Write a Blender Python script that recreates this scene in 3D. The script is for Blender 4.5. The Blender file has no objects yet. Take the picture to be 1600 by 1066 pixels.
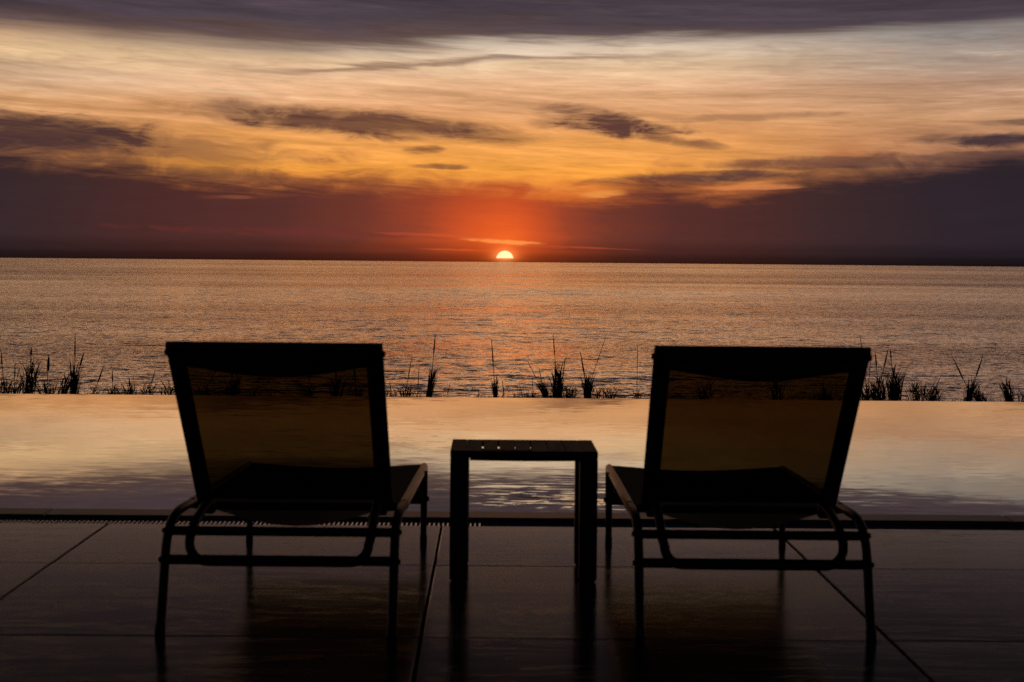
import bpy, bmesh, math, random
from mathutils import Vector, Matrix
from math import sin, cos, tan, radians, pi, atan2, hypot, sqrt

S = bpy.context.scene
COL = S.collection
rnd = random.Random(7)

# ------------------------------------------------------------------ camera
cam_d = bpy.data.cameras.new('camera')
cam = bpy.data.objects.new('camera', cam_d)
COL.objects.link(cam)
cam_d.sensor_width = 36.0
cam_d.lens = 70.875
cam_d.clip_start = 0.1
cam_d.clip_end = 40000
FW = Vector((0.01051853, 0.99908107, -0.04154975))
RT = Vector((0.99990909, -0.01015849, 0.00886699))
UP = Vector((-0.00843676, 0.04163924, 0.99909709))
m = Matrix((RT, UP, -FW)).transposed().to_4x4()
m.translation = Vector((0, 0, 0.96))
cam.matrix_world = m
cam_d.dof.use_dof = True
cam_d.dof.focus_distance = 26.0
cam_d.dof.aperture_fstop = 10.0
S.camera = cam
S.view_settings.view_transform = 'Standard'
S.view_settings.look = 'None'
S.view_settings.exposure = 0.0
S.view_settings.gamma = 1.0
S.cycles.max_bounces = 8
S.cycles.transparent_max_bounces = 16
S.cycles.use_denoising = True
S.cycles.denoising_prefilter = 'NONE'
S.cycles.use_adaptive_sampling = False
S.cycles.sample_clamp_indirect = 4.0


# ------------------------------------------------------------------ node helper
def lin(c):
    out = []
    for v in c:
        v = v / 255.0
        out.append(v / 12.92 if v <= 0.04045 else ((v + 0.055) / 1.055) ** 2.4)
    return tuple(out)


class G:
    """small expression builder over a node tree"""

    def __init__(self, nt):
        self.nt = nt

    def node(self, t, **kw):
        n = self.nt.nodes.new(t)
        for k, v in kw.items():
            setattr(n, k, v)
        return n

    def put(self, sock, v):
        if isinstance(v, E):
            self.nt.links.new(v.s, sock)
        elif isinstance(v, tuple) and len(v) == 3 and sock.type == 'RGBA':
            sock.default_value = (*v, 1)
        else:
            sock.default_value = v

    def math(self, op, a, b=None, c=None, clamp=False):
        n = self.node('ShaderNodeMath', operation=op, use_clamp=clamp)
        self.put(n.inputs[0], a)
        if b is not None:
            self.put(n.inputs[1], b)
        if c is not None:
            self.put(n.inputs[2], c)
        return E(self, n.outputs[0])

    def vmath(self, op, a, b=None):
        n = self.node('ShaderNodeVectorMath', operation=op)
        self.put(n.inputs[0], a)
        if b is not None:
            self.put(n.inputs[1], b)
        return E(self, n.outputs[0])

    def vec(self, x, y, z=0.0):
        n = self.node('ShaderNodeCombineXYZ')
        for i, v in enumerate((x, y, z)):
            self.put(n.inputs[i], v)
        return E(self, n.outputs[0])

    def sep(self, v):
        n = self.node('ShaderNodeSeparateXYZ')
        self.put(n.inputs[0], v)
        return [E(self, o) for o in n.outputs]

    def smooth(self, x, a, b, lo=0.0, hi=1.0):
        n = self.node('ShaderNodeMapRange', interpolation_type='SMOOTHSTEP')
        for i, v in enumerate((x, a, b, lo, hi)):
            self.put(n.inputs[i], v)
        return E(self, n.outputs[0])

    def lerp(self, x, a, b, lo=0.0, hi=1.0):
        n = self.node('ShaderNodeMapRange', clamp=True)
        for i, v in enumerate((x, a, b, lo, hi)):
            self.put(n.inputs[i], v)
        return E(self, n.outputs[0])

    def noise(self, v, scale=1.0, detail=4.0, rough=0.5, dist=0.0, color=False):
        n = self.node('ShaderNodeTexNoise')
        n.noise_dimensions = '3D'
        self.put(n.inputs['Vector'], v)
        n.inputs['Scale'].default_value = scale
        n.inputs['Detail'].default_value = detail
        n.inputs['Roughness'].default_value = rough
        n.inputs['Distortion'].default_value = dist
        return E(self, n.outputs['Color' if color else 'Fac'])

    def mix(self, f, a, b):
        n = self.node('ShaderNodeMix', data_type='RGBA', clamp_factor=True)
        self.put(n.inputs[0], f)
        self.put(n.inputs[6], a)
        self.put(n.inputs[7], b)
        return E(self, n.outputs[2])

    def cmul(self, a, b):
        n = self.node('ShaderNodeMix', data_type='RGBA', blend_type='MULTIPLY', clamp_factor=True)
        n.inputs[0].default_value = 1
        self.put(n.inputs[6], a)
        self.put(n.inputs[7], b)
        return E(self, n.outputs[2])

    def cadd(self, a, b):
        n = self.node('ShaderNodeMix', data_type='RGBA', blend_type='ADD', clamp_factor=True)
        n.inputs[0].default_value = 1
        self.put(n.inputs[6], a)
        self.put(n.inputs[7], b)
        return E(self, n.outputs[2])

    def scale(self, c, f):
        n = self.node('ShaderNodeVectorMath', operation='SCALE')
        self.put(n.inputs[0], c)
        self.put(n.inputs[3], f)
        return E(self, n.outputs[0])

    def ramp(self, x, lo, hi, stops):
        """stops: list of (position in x units, (sRGB 0-255))"""
        t = self.lerp(x, lo, hi)
        n = self.node('ShaderNodeValToRGB')
        self.put(n.inputs[0], t)
        el = n.color_ramp.elements
        while len(el) < len(stops):
            el.new(0.5)
        for e, (p, c) in zip(el, stops):
            e.position = min(1, max(0, (p - lo) / (hi - lo)))
            e.color = (*lin(c), 1)
        return E(self, n.outputs[0])

    def curve(self, x, lo, hi, pts):
        """piecewise linear float of x"""
        t = self.lerp(x, lo, hi)
        n = self.node('ShaderNodeValToRGB')
        self.put(n.inputs[0], t)
        ys = [p[1] for p in pts]
        mn, mx = min(ys), max(ys)
        el = n.color_ramp.elements
        n.color_ramp.interpolation = 'EASE'
        while len(el) < len(pts):
            el.new(0.5)
        for e, (p, y) in zip(el, pts):
            e.position = min(1, max(0, (p - lo) / (hi - lo)))
            v = (y - mn) / (mx - mn)
            e.color = (v, v, v, 1)
        bw = self.node('ShaderNodeSeparateColor')
        self.nt.links.new(n.outputs[0], bw.inputs[0])
        return E(self, bw.outputs[0]) * (mx - mn) + mn


class E:
    def __init__(self, g, s):
        self.g, self.s = g, s

    def __add__(self, o): return self.g.math('ADD', self, o)
    __radd__ = __add__
    def __sub__(self, o): return self.g.math('SUBTRACT', self, o)
    def __rsub__(self, o): return self.g.math('SUBTRACT', o, self)
    def __mul__(self, o): return self.g.math('MULTIPLY', self, o)
    __rmul__ = __mul__
    def __truediv__(self, o): return self.g.math('DIVIDE', self, o)
    def abs(self): return self.g.math('ABSOLUTE', self)
    def clamp(self): return self.g.math('ADD', self, 0.0, clamp=True)
    def pow(self, p): return self.g.math('POWER', self, p)


# ------------------------------------------------------------------ sky (dusk clouds, as a function of direction)
world = bpy.data.worlds.new('World')
S.world = world
world.use_nodes = True
nt = world.node_tree
nt.nodes.clear()
g = G(nt)
tc = g.node('ShaderNodeTexCoord')
dx, dy, dz = g.sep(g.vmath('NORMALIZE', E(g, tc.outputs['Generated'])))
DEG = 180 / pi
U = g.math('ARCTAN2', dx, dy) * DEG                    # azimuth, degrees right of the pool axis
V = g.math('ARCSINE', dz) * DEG                        # elevation, degrees
SU, SV = 0.38, -0.055                                  # the sun's direction
Ua = (U - SU).abs()
# streaks follow a slightly bowed line
Vt = V + U * 0.035 - (U * U) * 0.0016
far = g.smooth(V, 12.0, 30.0)                          # textures calm down towards the zenith
nB = g.noise(g.vec(U * 0.07, Vt * 0.75, 3.1), 1.0, 5, 0.55, 0.5) - 0.5
nS = g.noise(g.vec(U * 0.16, Vt * 2.6, 9.7), 1.0, 7, 0.62, 0.7) - 0.5
nF = g.noise(g.vec(U * 0.55, Vt * 6.5, 1.7), 1.0, 5, 0.6, 0.9) - 0.5
wr = g.sep(g.noise(g.vec(U * 0.22, V * 0.6, 12.0), 1.0, 3, 0.5, 0.0, True))
Uw = U + (wr[0] - 0.5) * 2.4
Vw = V + (wr[1] - 0.5) * 1.3
nG = g.noise(g.vec(U * 1.5, Vt * 15.0, 6.6), 1.0, 5, 0.65, 0.5) - 0.5
nW = g.noise(g.vec(Uw * 0.30, Vw * 1.5, 5.3), 1.0, 6, 0.55, 0.9) - 0.5
nD = g.noise(g.vec(Uw * 0.75 + Vw * 0.5, Vw * 2.3 - Uw * 0.12, 2.2), 1.0, 8, 0.62, 0.7) - 0.5

# open sky behind the clouds
V1 = V + nB * 1.0 + nS * 0.7
mid = g.ramp(V1, 0, 30, [
    (0.0, (222, 98, 38)), (1.7, (232, 116, 46)), (2.4, (250, 164, 68)), (3.2, (242, 165, 88)), (4.1, (226, 163, 112)),
    (4.9, (234, 184, 142)), (5.5, (226, 192, 154)), (6.1, (224, 204, 182)), (7.0, (176, 160, 150)), (9.0, (96, 88, 92)), (16, (42, 42, 50)), (30, (20, 22, 30))])
rgt = g.ramp(V1, 0, 30, [
    (0.0, (90, 56, 50)), (2.4, (122, 82, 70)), (3.3, (180, 126, 92)), (3.9, (198, 148, 108)), (4.8, (186, 146, 120)),
    (5.5, (170, 148, 132)), (6.3, (146, 138, 134)), (7.2, (112, 106, 106)), (9.0, (74, 72, 78)), (16, (36, 38, 46)), (30, (20, 22, 30))])
lft = g.ramp(V1, 0, 30, [
    (0.0, (110, 62, 48)), (2.4, (142, 88, 60)), (3.4, (196, 134, 86)), (4.2, (212, 158, 110)), (4.9, (198, 164, 134)),
    (5.5, (232, 192, 146)), (6.1, (214, 170, 128)), (7.2, (136, 108, 96)), (9.0, (78, 70, 76)), (16, (36, 38, 46)), (30, (20, 22, 30))])
sky = g.mix(g.smooth(U, 3.0, 14.0), mid, rgt)
sky = g.mix(g.smooth(U, -4.0, -15.0, 0.0, 0.9), sky, lft)
streak = 1.0 + nS * 1.15 + nF * 0.55 + nB * 0.45 + nG * 0.32
sky = g.scale(sky, g.math('MAXIMUM', streak, 0.4))
# thin brownish veils
veil = g.smooth(nW * 0.8 + nB * 0.8 + nS * 0.5, 0.02, 0.34) * g.smooth(V, 9.0, 6.0)
sky = g.mix(veil * 0.55, sky, g.ramp(V, 1.5, 7, [(1.5, (196, 96, 50)), (3.2, (186, 112, 68)), (4.6, (176, 124, 92)), (7, (140, 112, 100))]))
# pale cirrus streaks
cir = g.smooth(nS + nF * 0.45, 0.06, 0.34) * g.smooth(V, 3.6, 4.6) * g.smooth(V, 9.0, 6.5)
sky = g.mix(cir * 0.45, sky, lin((240, 214, 168)))

# lone dark clouds: (u, v, half length, half height, tilt, feather, strength)
CL = [(-12.9, 3.32, 3.4, 0.50, -0.03, 0.9, 1.0), (-9.0, 2.95, 3.2, 0.34, -0.05, 1.1, 0.55),
      (-3.6, 3.72, 3.9, 0.36, -0.055, 1.0, 0.95), (-6.6, 4.02, 1.6, 0.22, -0.03, 1.3, 0.62), (-0.4, 3.42, 1.6, 0.16, -0.02, 1.2, 0.5),
      (3.3, 3.80, 1.75, 0.34, -0.15, 1.5, 1.0), (5.0, 3.40, 1.3, 0.16, -0.13, 1.2, 0.7), (2.0, 3.98, 0.8, 0.2, 0.1, 1.8, 0.5),
      (14.4, 3.42, 2.2, 0.20, 0.02, 1.1, 1.0), (15.2, 3.98, 1.4, 0.10, 0.03, 1.0, 0.75), (7.0, 4.0, 2.6, 0.09, 0.03, 1.5, 0.4),
      (-1.9, 3.02, 0.55, 0.11, 0.06, 1.6, 0.8), (-1.4, 2.60, 0.7, 0.07, 0.0, 1.2, 0.75),
      (5.8, 2.24, 2.6, 0.17, 0.035, 1.0, 1.0), (9.5, 2.66, 3.0, 0.14, 0.01, 1.2, 0.7), (13.5, 2.9, 2.5, 0.14, 0.03, 1.2, 0.55),
      (-8.2, 2.3, 3.0, 0.22, -0.08, 1.2, 0.6)]
dark = None
wob = nD * 1.15 + nW * 0.8 + nF * 0.45 + nG * 0.25
for (u, v, a, b, tl, fe, st) in CL:
    du = (U - u)
    dv = (V - v) - du * tl + nS * 0.22 + (wr[2] - 0.5) * 0.5
    du = du * (1.0 / (a * 1.06))
    dv = dv * (1.0 / (b * 1.08))
    f = 1.0 - (du * du + dv * dv) + wob * (2.2 * fe)
    k = g.smooth(f, -0.85, 0.95) * st
    dark = k if dark is None else g.math('MAXIMUM', dark, k)
dcol = g.ramp(U, -16, 16, [(-16, (66, 46, 48)), (-8, (84, 56, 50)), (-3, (98, 62, 52)), (4, (96, 62, 54)), (10, (82, 58, 58)), (16, (62, 50, 56))])
sky = g.mix(g.math('MULTIPLY', dark, 0.98 + nS * 0.5 + nF * 0.35, clamp=True), sky, dcol)

# the haze bank on the horizon
top = g.curve(U, -30, 30, [(-30, 2.9), (-14, 2.62), (-10.5, 2.35), (-7, 1.92), (-4.5, 2.02), (0, 1.86), (2.6, 1.62), (4.5, 1.98), (6.5, 1.78), (9, 2.1), (11.5, 2.42), (15, 2.86), (30, 3.2)])
bank = g.smooth(top - V + nW * 0.8 + nD * 0.6 + nS * 1.1 + nF * 0.5, -0.40, 0.36)
Uk = (Ua + nW * 2.2 * g.smooth(Ua, 0.4, 3.0)) * g.curve(U, -1, 1, [(-1, 1.0), (1, 1.40)])
Vk = g.math('MAXIMUM', V - 0.30, 0.0) * 1.2
Ur = g.math('SQRT', Uk * Uk + Vk * Vk)
fringe = g.smooth(top + 0.52 - V + nW * 1.7 + nS * 1.6 + nD * 1.0, -0.3, 0.5) * g.smooth(Ua, 0.5, 4.0, 0.45, 0.85)
sky = g.mix(fringe * 0.72, sky, g.ramp(Ua, 0, 16, [(0, (206, 104, 46)), (3, (150, 80, 48)), (8, (104, 62, 50)), (16, (76, 54, 54))]))
bcol = g.ramp(Ur, 0, 40, [(0, (238, 100, 36)), (0.8, (226, 90, 36)), (1.6, (196, 78, 38)), (2.7, (150, 64, 41)), (4.2, (112, 54, 42)), (6.5, (86, 46, 42)),
                          (10, (73, 42, 40)), (13, (58, 40, 42)), (17, (46, 36, 43)), (25, (38, 34, 41)), (40, (30, 30, 38))])
bcol = g.scale(bcol, g.curve(V, -0.5, 2.4, [(-0.5, 0.22), (-0.12, 0.26), (-0.02, 0.36), (0.2, 0.66), (0.6, 1.0), (1.5, 1.0), (2.4, 0.95)]) * (1.0 + nF * 0.2 + nW * 0.25))
sky = g.mix(bank * 0.98, sky, bcol)
# bright slits above the sun
def slit(u, v, a, b, tl, c, st):
    global sky
    du = U - u
    dv = ((V - v) - du * tl + nF * 0.10) * (1.0 / b)
    du = du * (1.0 / a)
    sky = g.mix(g.smooth(1.0 - (du * du + dv * dv) + nD * 2.4 + nF * 1.6 + nG * 0.8, 0.0, 1.1) * st, sky, lin(c))
slit(0.4, 0.44, 1.5, 0.085, -0.055, (255, 150, 70), 0.85)
slit(-1.6, 0.60, 2.2, 0.06, -0.035, (222, 92, 50), 0.5)
slit(-6.0, 0.66, 6.0, 0.14, -0.02, (112, 48, 44), 0.5)
slit(2.2, 0.30, 2.2, 0.05, -0.03, (205, 82, 46), 0.45)
slit(-1.1, 0.20, 1.2, 0.04, -0.02, (226, 92, 50), 0.45)
slit(7.3, 2.02, 1.7, 0.10, 0.03, (216, 132, 80), 0.7)
slit(3.1, 1.80, 0.8, 0.15, 0.10, (236, 150, 72), 0.8)
slit(-7.2, 1.62, 0.75, 0.07, -0.02, (136, 76, 56), 0.7)
# glow round the sun
gr = ((U - SU) * (U - SU) + (V - SV) * (V - SV) * 1.4)
glow = g.math('EXPONENT', gr * -3.2)
glow2 = g.math('EXPONENT', gr * -11.0)
hz = g.smooth(V, -0.16, 0.05, 0.3, 1.0)
sky = g.cadd(sky, g.scale(g.vec(*lin((215, 92, 44))), glow * hz * 0.5))
sky = g.cadd(sky, g.scale(g.vec(*lin((255, 150, 70))), glow2 * hz * 0.8))

# the heavy cloud deck overhead
edge = g.curve(U, -30, 30, [(-30, 6.6), (-14, 6.05), (-10, 5.72), (-6, 5.58), (-3, 5.76), (0, 6.02), (5, 6.1), (8, 6.12), (12, 6.42), (16, 6.66), (30, 6.9)])
soft = g.smooth(U, 0.0, -9.0, 1.0, 1.9)
deck = g.smooth((V - edge + nB * 0.5 + nS * 0.9 + nF * 0.2) / soft, -0.2, 0.36)
kcol = g.ramp(V + nB * 1.6 + nS * 1.2, 5, 40, [(5, (120, 86, 74)), (6.1, (104, 77, 70)), (6.8, (75, 63, 74)), (7.8, (82, 66, 74)), (8.8, (66, 52, 58)), (10.0, (30, 26, 32)), (11.2, (14, 13, 18)), (16, (11, 11, 16)), (40, (13, 15, 22))])
kcol = g.scale(kcol, 0.80 + nF * 0.4 * (1.0 - far) + nG * 0.25 * (1.0 - far) + nS * 1.3 * (1.0 - far) + nB * 0.8 * (1.0 - far))
sky = g.mix(deck * 0.97, sky, kcol)
wisp = g.smooth((V - edge + 0.42 + nS * 0.5 + nW * 0.2).abs(), 0.14, 0.0) * g.smooth(U, -10, -4) * g.smooth(U, 7, 2)
sky = g.mix(wisp * 0.7, sky, lin((126, 92, 78)))

# the sky goes on round to the dusk side behind the camera
dusk = g.ramp(V, -2, 60, [(-2, (60, 50, 58)), (3, (60, 52, 62)), (9, (34, 32, 42)), (20, (18, 19, 28)), (60, (13, 15, 22))])
sky = g.mix(g.smooth(U.abs(), 22.0, 95.0), sky, dusk)
sky = g.mix(g.smooth(V, -0.18, -2.0), sky, lin((20, 17, 20)))
bg = g.node('ShaderNodeBackground')
nt.links.new(sky.s, bg.inputs['Color'])
bg.inputs['Strength'].default_value = 1.0
wo = g.node('ShaderNodeOutputWorld')
nt.links.new(bg.outputs[0], wo.inputs['Surface'])
world.cycles.sampling_method = 'MANUAL'
world.cycles.sample_map_resolution = 2048

# ------------------------------------------------------------------ the low sun's own light
sd = bpy.data.lights.new('sun_light', 'SUN')
sd.energy = 0.00035
sd.angle = radians(3.0)
sd.color = (1.0, 0.55, 0.20)
sl = bpy.data.objects.new('sun_light', sd)
COL.objects.link(sl)
sl.rotation_euler = (radians(90 - 0.5), 0, radians(180 - SU))


# ------------------------------------------------------------------ materials
def mat(name):
    mt = bpy.data.materials.new(name)
    mt.use_nodes = True
    nt = mt.node_tree
    nt.nodes.clear()
    gg = G(nt)
    out = gg.node('ShaderNodeOutputMaterial')
    return mt, gg, out


def bsdf(gg, out, color, rough=0.5, metal=0.0, spec=0.5, normal=None):
    p = gg.node('ShaderNodeBsdfPrincipled')
    gg.put(p.inputs['Base Color'], color)
    gg.put(p.inputs['Roughness'], rough)
    gg.put(p.inputs['Metallic'], metal)
    gg.put(p.inputs['Specular IOR Level'], spec)
    if normal is not None:
        gg.put(p.inputs['Normal'], normal)
    if out is not None:
        gg.nt.links.new(p.outputs[0], out.inputs[0])
    return p


def bump(gg, h, strength, dist=0.002):
    b = gg.node('ShaderNodeBump')
    gg.put(b.inputs['Height'], h)
    b.inputs['Strength'].default_value = strength
    b.inputs['Distance'].default_value = dist
    return E(gg, b.outputs[0])


def objvec(gg, kind='Object'):
    return E(gg, gg.node('ShaderNodeTexCoord').outputs[kind])


def position(gg):
    return E(gg, gg.node('ShaderNodeNewGeometry').outputs['Position'])


def orand(gg):
    return E(gg, gg.node('ShaderNodeObjectInfo').outputs['Random'])


def water_shader(gg, out, slope_x, slope_y, floor_refl, body, rough, tint=(1, 1, 1)):
    """mirror-like water: tilted facets, Fresnel weighted, over a dark body"""
    n = gg.vmath('NORMALIZE', gg.vec(slope_x, slope_y, 1.0))
    gl = gg.node('ShaderNodeBsdfGlossy')
    gl.inputs['Color'].default_value = (*tint, 1)
    gl.inputs['Roughness'].default_value = rough
    gg.put(gl.inputs['Normal'], n)
    df = gg.node('ShaderNodeBsdfDiffuse')
    gg.put(df.inputs['Color'], lin(body))
    fr = gg.node('ShaderNodeFresnel')
    fr.inputs['IOR'].default_value = 1.34
    gg.put(fr.inputs['Normal'], n)
    f = E(gg, fr.outputs[0]) * (1.0 - floor_refl) + floor_refl
    mx = gg.node('ShaderNodeMixShader')
    gg.put(mx.inputs[0], f)
    gg.nt.links.new(df.outputs[0], mx.inputs[1])
    gg.nt.links.new(gl.outputs[0], mx.inputs[2])
    gg.nt.links.new(mx.outputs[0], out.inputs[0])


# open sea
M_SEA, gg, out = mat('sea_water')
p = position(gg)
px, py, pz = gg.sep(p)
n1 = gg.sep(gg.noise(gg.vec(px * 0.035, py * 0.060, 0.0), 1.0, 3, 0.55, 0.3, True))
n2 = gg.sep(gg.noise(gg.vec(px * 0.20, py * 0.37, 4.0), 1.0, 4, 0.62, 0.4, True))
n3 = gg.sep(gg.noise(gg.vec(px * 0.9, py * 1.1, 8.0), 1.0, 3, 0.6, 0.3, True))
wind = gg.noise(gg.vec(px * 0.0016, py * 0.0042, 2.0), 1.0, 4, 0.6, 0.6)
wind2 = gg.noise(gg.vec(px * 0.00022, py * 0.0011, 6.0), 1.0, 4, 0.6, 0.5)
amp = gg.smooth(wind, 0.30, 0.66, 0.62, 1.30) * gg.smooth(wind2, 0.34, 0.64, 0.7, 1.25)
# two darker, breezier bands far out
def band(y0, hw, x0, x1):
    q = (py + px * 0.03 + (wind - 0.5) * 420 - y0) * (1.0 / hw)
    return gg.math('EXPONENT', (q * q) * -1.0) * gg.smooth(px, x0, x0 + 260) * gg.smooth(px, x1, x1 - 420)
calm = band(2230, 120, -120, 1200) + band(1780, 45, -420, 560) * 0.7
sx = ((n1[0] - 0.5) * 0.16 + (n2[0] - 0.5) * 0.30 + (n3[0] - 0.5) * 0.22) * amp
sy = ((n1[1] - 0.5) * 0.12 + (n2[1] - 0.5) * 0.30 + (n3[1] - 0.5) * 0.20) * amp - 0.026 + (wind - 0.5) * 0.05 + (wind2 - 0.5) * 0.06 + calm * 0.03
water_shader(gg, out, sx, sy, 0.34, (20, 18, 22), 0.09, (1.0, 0.90, 0.79))

# pool
M_POOL, gg, out = mat('pool_water')
p = position(gg)
px, py, pz = gg.sep(p)
big = gg.noise(gg.vec(px * 0.35, py * 0.8, 1.0), 1.0, 3, 0.5, 0.4)
r1 = gg.sep(gg.noise(gg.vec(px * 1.3, py * 4.2, 0.0), 1.0, 3, 0.55, 0.5, True))
r2 = gg.sep(gg.noise(gg.vec(px * 7.0, py * 17.0, 5.0), 1.0, 3, 0.55, 0.6, True))
ex, ey = (px - 0.30) * 3.4, (py - 8.0) * 3.0
jet = gg.math('EXPONENT', (ex * ex + ey * ey) * -1.0)
a1 = gg.smooth(big, 0.38, 0.66, 0.003, 0.008)
a2 = gg.smooth(big, 0.36, 0.64, 0.007, 0.017) + jet * 0.15
water_shader(gg, out, (r1[0] - 0.5) * a1 + (r2[0] - 0.5) * a2, (r1[1] - 0.5) * a1 + (r2[1] - 0.5) * a2, 0.58, (22, 24, 32), 0.022, (1.0, 0.93, 0.80))

# terrace slabs: dark veined stone with a satin polish
M_TILE, gg, out = mat('terrace_stone')
p = position(gg)
px, py, pz = gg.sep(p)
rr = orand(gg)
q = gg.vec(px * 0.9 + rr * 31.0, py * 4.2, rr * 17.0)
v1 = gg.noise(q, 1.6, 7, 0.62, 1.6)
vein = gg.smooth((v1 - 0.5).abs(), 0.035, 0.0)
fine = gg.noise(gg.vec(px * 3.0 + rr * 9.0, py * 16.0, 0.0), 1.0, 6, 0.6, 0.5)
speck = gg.smooth(gg.noise(gg.vec(px, py, rr * 5), 22.0, 2, 0.5), 0.735, 0.78)
col = gg.mix(v1, lin((62, 54, 54)), lin((108, 96, 94)))
col = gg.mix(vein * 0.55, col, lin((48, 36, 33)))
col = gg.mix(gg.smooth(fine, 0.5, 0.72) * 0.4, col, lin((60, 47, 42)))
col = gg.mix(speck * 0.6, col, lin((30, 26, 26)))
col = gg.scale(col, 0.30 + rr * 0.2)
bsdf(gg, out, col, 0.11 + (fine - 0.5) * 0.05 + vein * 0.08 + rr * 0.04, 0, (v1 * 1.2 + 0.2 + (fine - 0.5) * 0.5) * (1.0 - vein * 0.55) * (1.0 - speck * 0.6), bump(gg, v1, 0.04, 0.001))

M_GROUT, gg, out = mat('dark_grout')
bsdf(gg, out, lin((30, 27, 26)), 0.9, 0, 0.1)

M_COPE, gg, out = mat('coping_stone')
nn = gg.noise(position(gg), 9.0, 6, 0.6, 0.6)
bsdf(gg, out, gg.mix(nn, lin((62, 46, 42)), lin((104, 80, 72))), 0.32, 0, 0.5, bump(gg, nn, 0.2, 0.001))

M_DRAIN, gg, out = mat('drain_metal')
nn = gg.noise(position(gg), 14.0, 4, 0.6)
bsdf(gg, out, gg.mix(nn, lin((60, 66, 78)), lin((88, 94, 104))), 0.45, 0.5, 0.5)

M_PLASTIC, gg, out = mat('drain_grate_plastic')
bsdf(gg, out, lin((220, 222, 226)), 0.18, 0.85, 0.6)

M_FRAME, gg, out = mat('powder_coated_frame')
nn = gg.noise(objvec(gg), 130.0, 3, 0.6)
bsdf(gg, out, gg.mix(nn, lin((18, 16, 15)), lin((26, 23, 21))), 0.42, 0, 0.3, bump(gg, nn, 0.15, 0.0005))

M_RAIL, gg, out = mat('rail_metal')
nn = gg.noise(objvec(gg), 60.0, 4, 0.6)
bsdf(gg, out, gg.mix(nn, lin((92, 80, 68)), lin((122, 106, 90))), 0.36 + (nn - 0.5) * 0.2, 0.75, 0.5)

M_BOLT, gg, out = mat('bolt_metal')
bsdf(gg, out, lin((30, 28, 26)), 0.5, 0.3)


def sling_material(name, see):
    mt, gg, out = mat(name)
    ox, oy, oz = gg.sep(objvec(gg, 'UV'))
    wx = gg.math('SINE', ox * (2 * pi / 0.0042))
    wy = gg.math('SINE', oy * (2 * pi / 0.0042))
    weave = (wx * wy) * 0.5 + 0.5
    nn = gg.noise(gg.vec(ox, oy, 0), 24.0, 4, 0.6)
    d = gg.node('ShaderNodeBsdfPrincipled')
    gg.put(d.inputs['Base Color'], gg.mix(nn, lin((18, 17, 16)), lin((26, 24, 23))))
    d.inputs['Roughness'].default_value = 0.75
    d.inputs['Specular IOR Level'].default_value = 0.2
    gg.put(d.inputs['Normal'], bump(gg, weave, 0.3, 0.0008))
    t = gg.node('ShaderNodeBsdfTransparent')
    gg.put(t.inputs['Color'], (1.0, 0.68, 0.28))
    mx = gg.node('ShaderNodeMixShader')
    gg.put(mx.inputs[0], (0.6 + weave * 0.8) * see * (0.8 + nn * 0.4))
    gg.nt.links.new(d.outputs[0], mx.inputs[1])
    gg.nt.links.new(t.outputs[0], mx.inputs[2])
    gg.nt.links.new(mx.outputs[0], out.inputs[0])
    return mt


M_SLING = sling_material('mesh_sling', 0.033)
M_SEAT = sling_material('seat_sling', 0.004)

M_WOOD, gg, out = mat('dark_slat_wood')
ox, oy, oz = gg.sep(objvec(gg))
rr = orand(gg)
gr = gg.noise(gg.vec(ox * 30 + rr * 20, oy * 3.0, oz * 30), 1.6, 5, 0.65, 0.8)
bsdf(gg, out, gg.scale(gg.mix(gr, lin((30, 23, 20)), lin((62, 48, 40))), 0.5 + rr * 0.7), 0.5 + (gr - 0.5) * 0.3, 0, 0.2, bump(gg, gr, 0.3, 0.0008))
M_TABLE, gg, out = mat('table_frame_paint')
nn = gg.noise(objvec(gg), 60.0, 4, 0.6)
bsdf(gg, out, gg.mix(nn, lin((16, 14, 14)), lin((24, 21, 20))), 0.5, 0, 0.3)

M_LEAF, gg, out = mat('reed_leaf')
rr = orand(gg)
nn = gg.noise(position(gg), 20.0, 2)
bsdf(gg, out, gg.scale(gg.mix(nn, lin((46, 52, 28)), lin((72, 66, 38))), 0.6 + rr * 0.5), 0.6, 0, 0.15)
M_PLUME, gg, out = mat('reed_plume')
bsdf(gg, out, lin((70, 56, 42)), 0.8, 0, 0.1)

M_LAND, gg, out = mat('dry_hillside')
nn = gg.noise(position(gg), 0.8, 8, 0.65)
bsdf(gg, out, gg.mix(nn, lin((48, 44, 30)), lin((86, 72, 52))), 0.95, 0, 0.1)
M_WALL, gg, out = mat('pool_render')
bsdf(gg, out, lin((120, 118, 116)), 0.7, 0, 0.3)

M_SUN, gg, out = mat('sun_fire')
em = gg.node('ShaderNodeEmission')
em.inputs['Color'].default_value = (1.0, 0.82, 0.42, 1)
em.inputs['Strength'].default_value = 1.2
nt_ = gg.nt
nt_.links.new(em.outputs[0], out.inputs[0])


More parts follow.
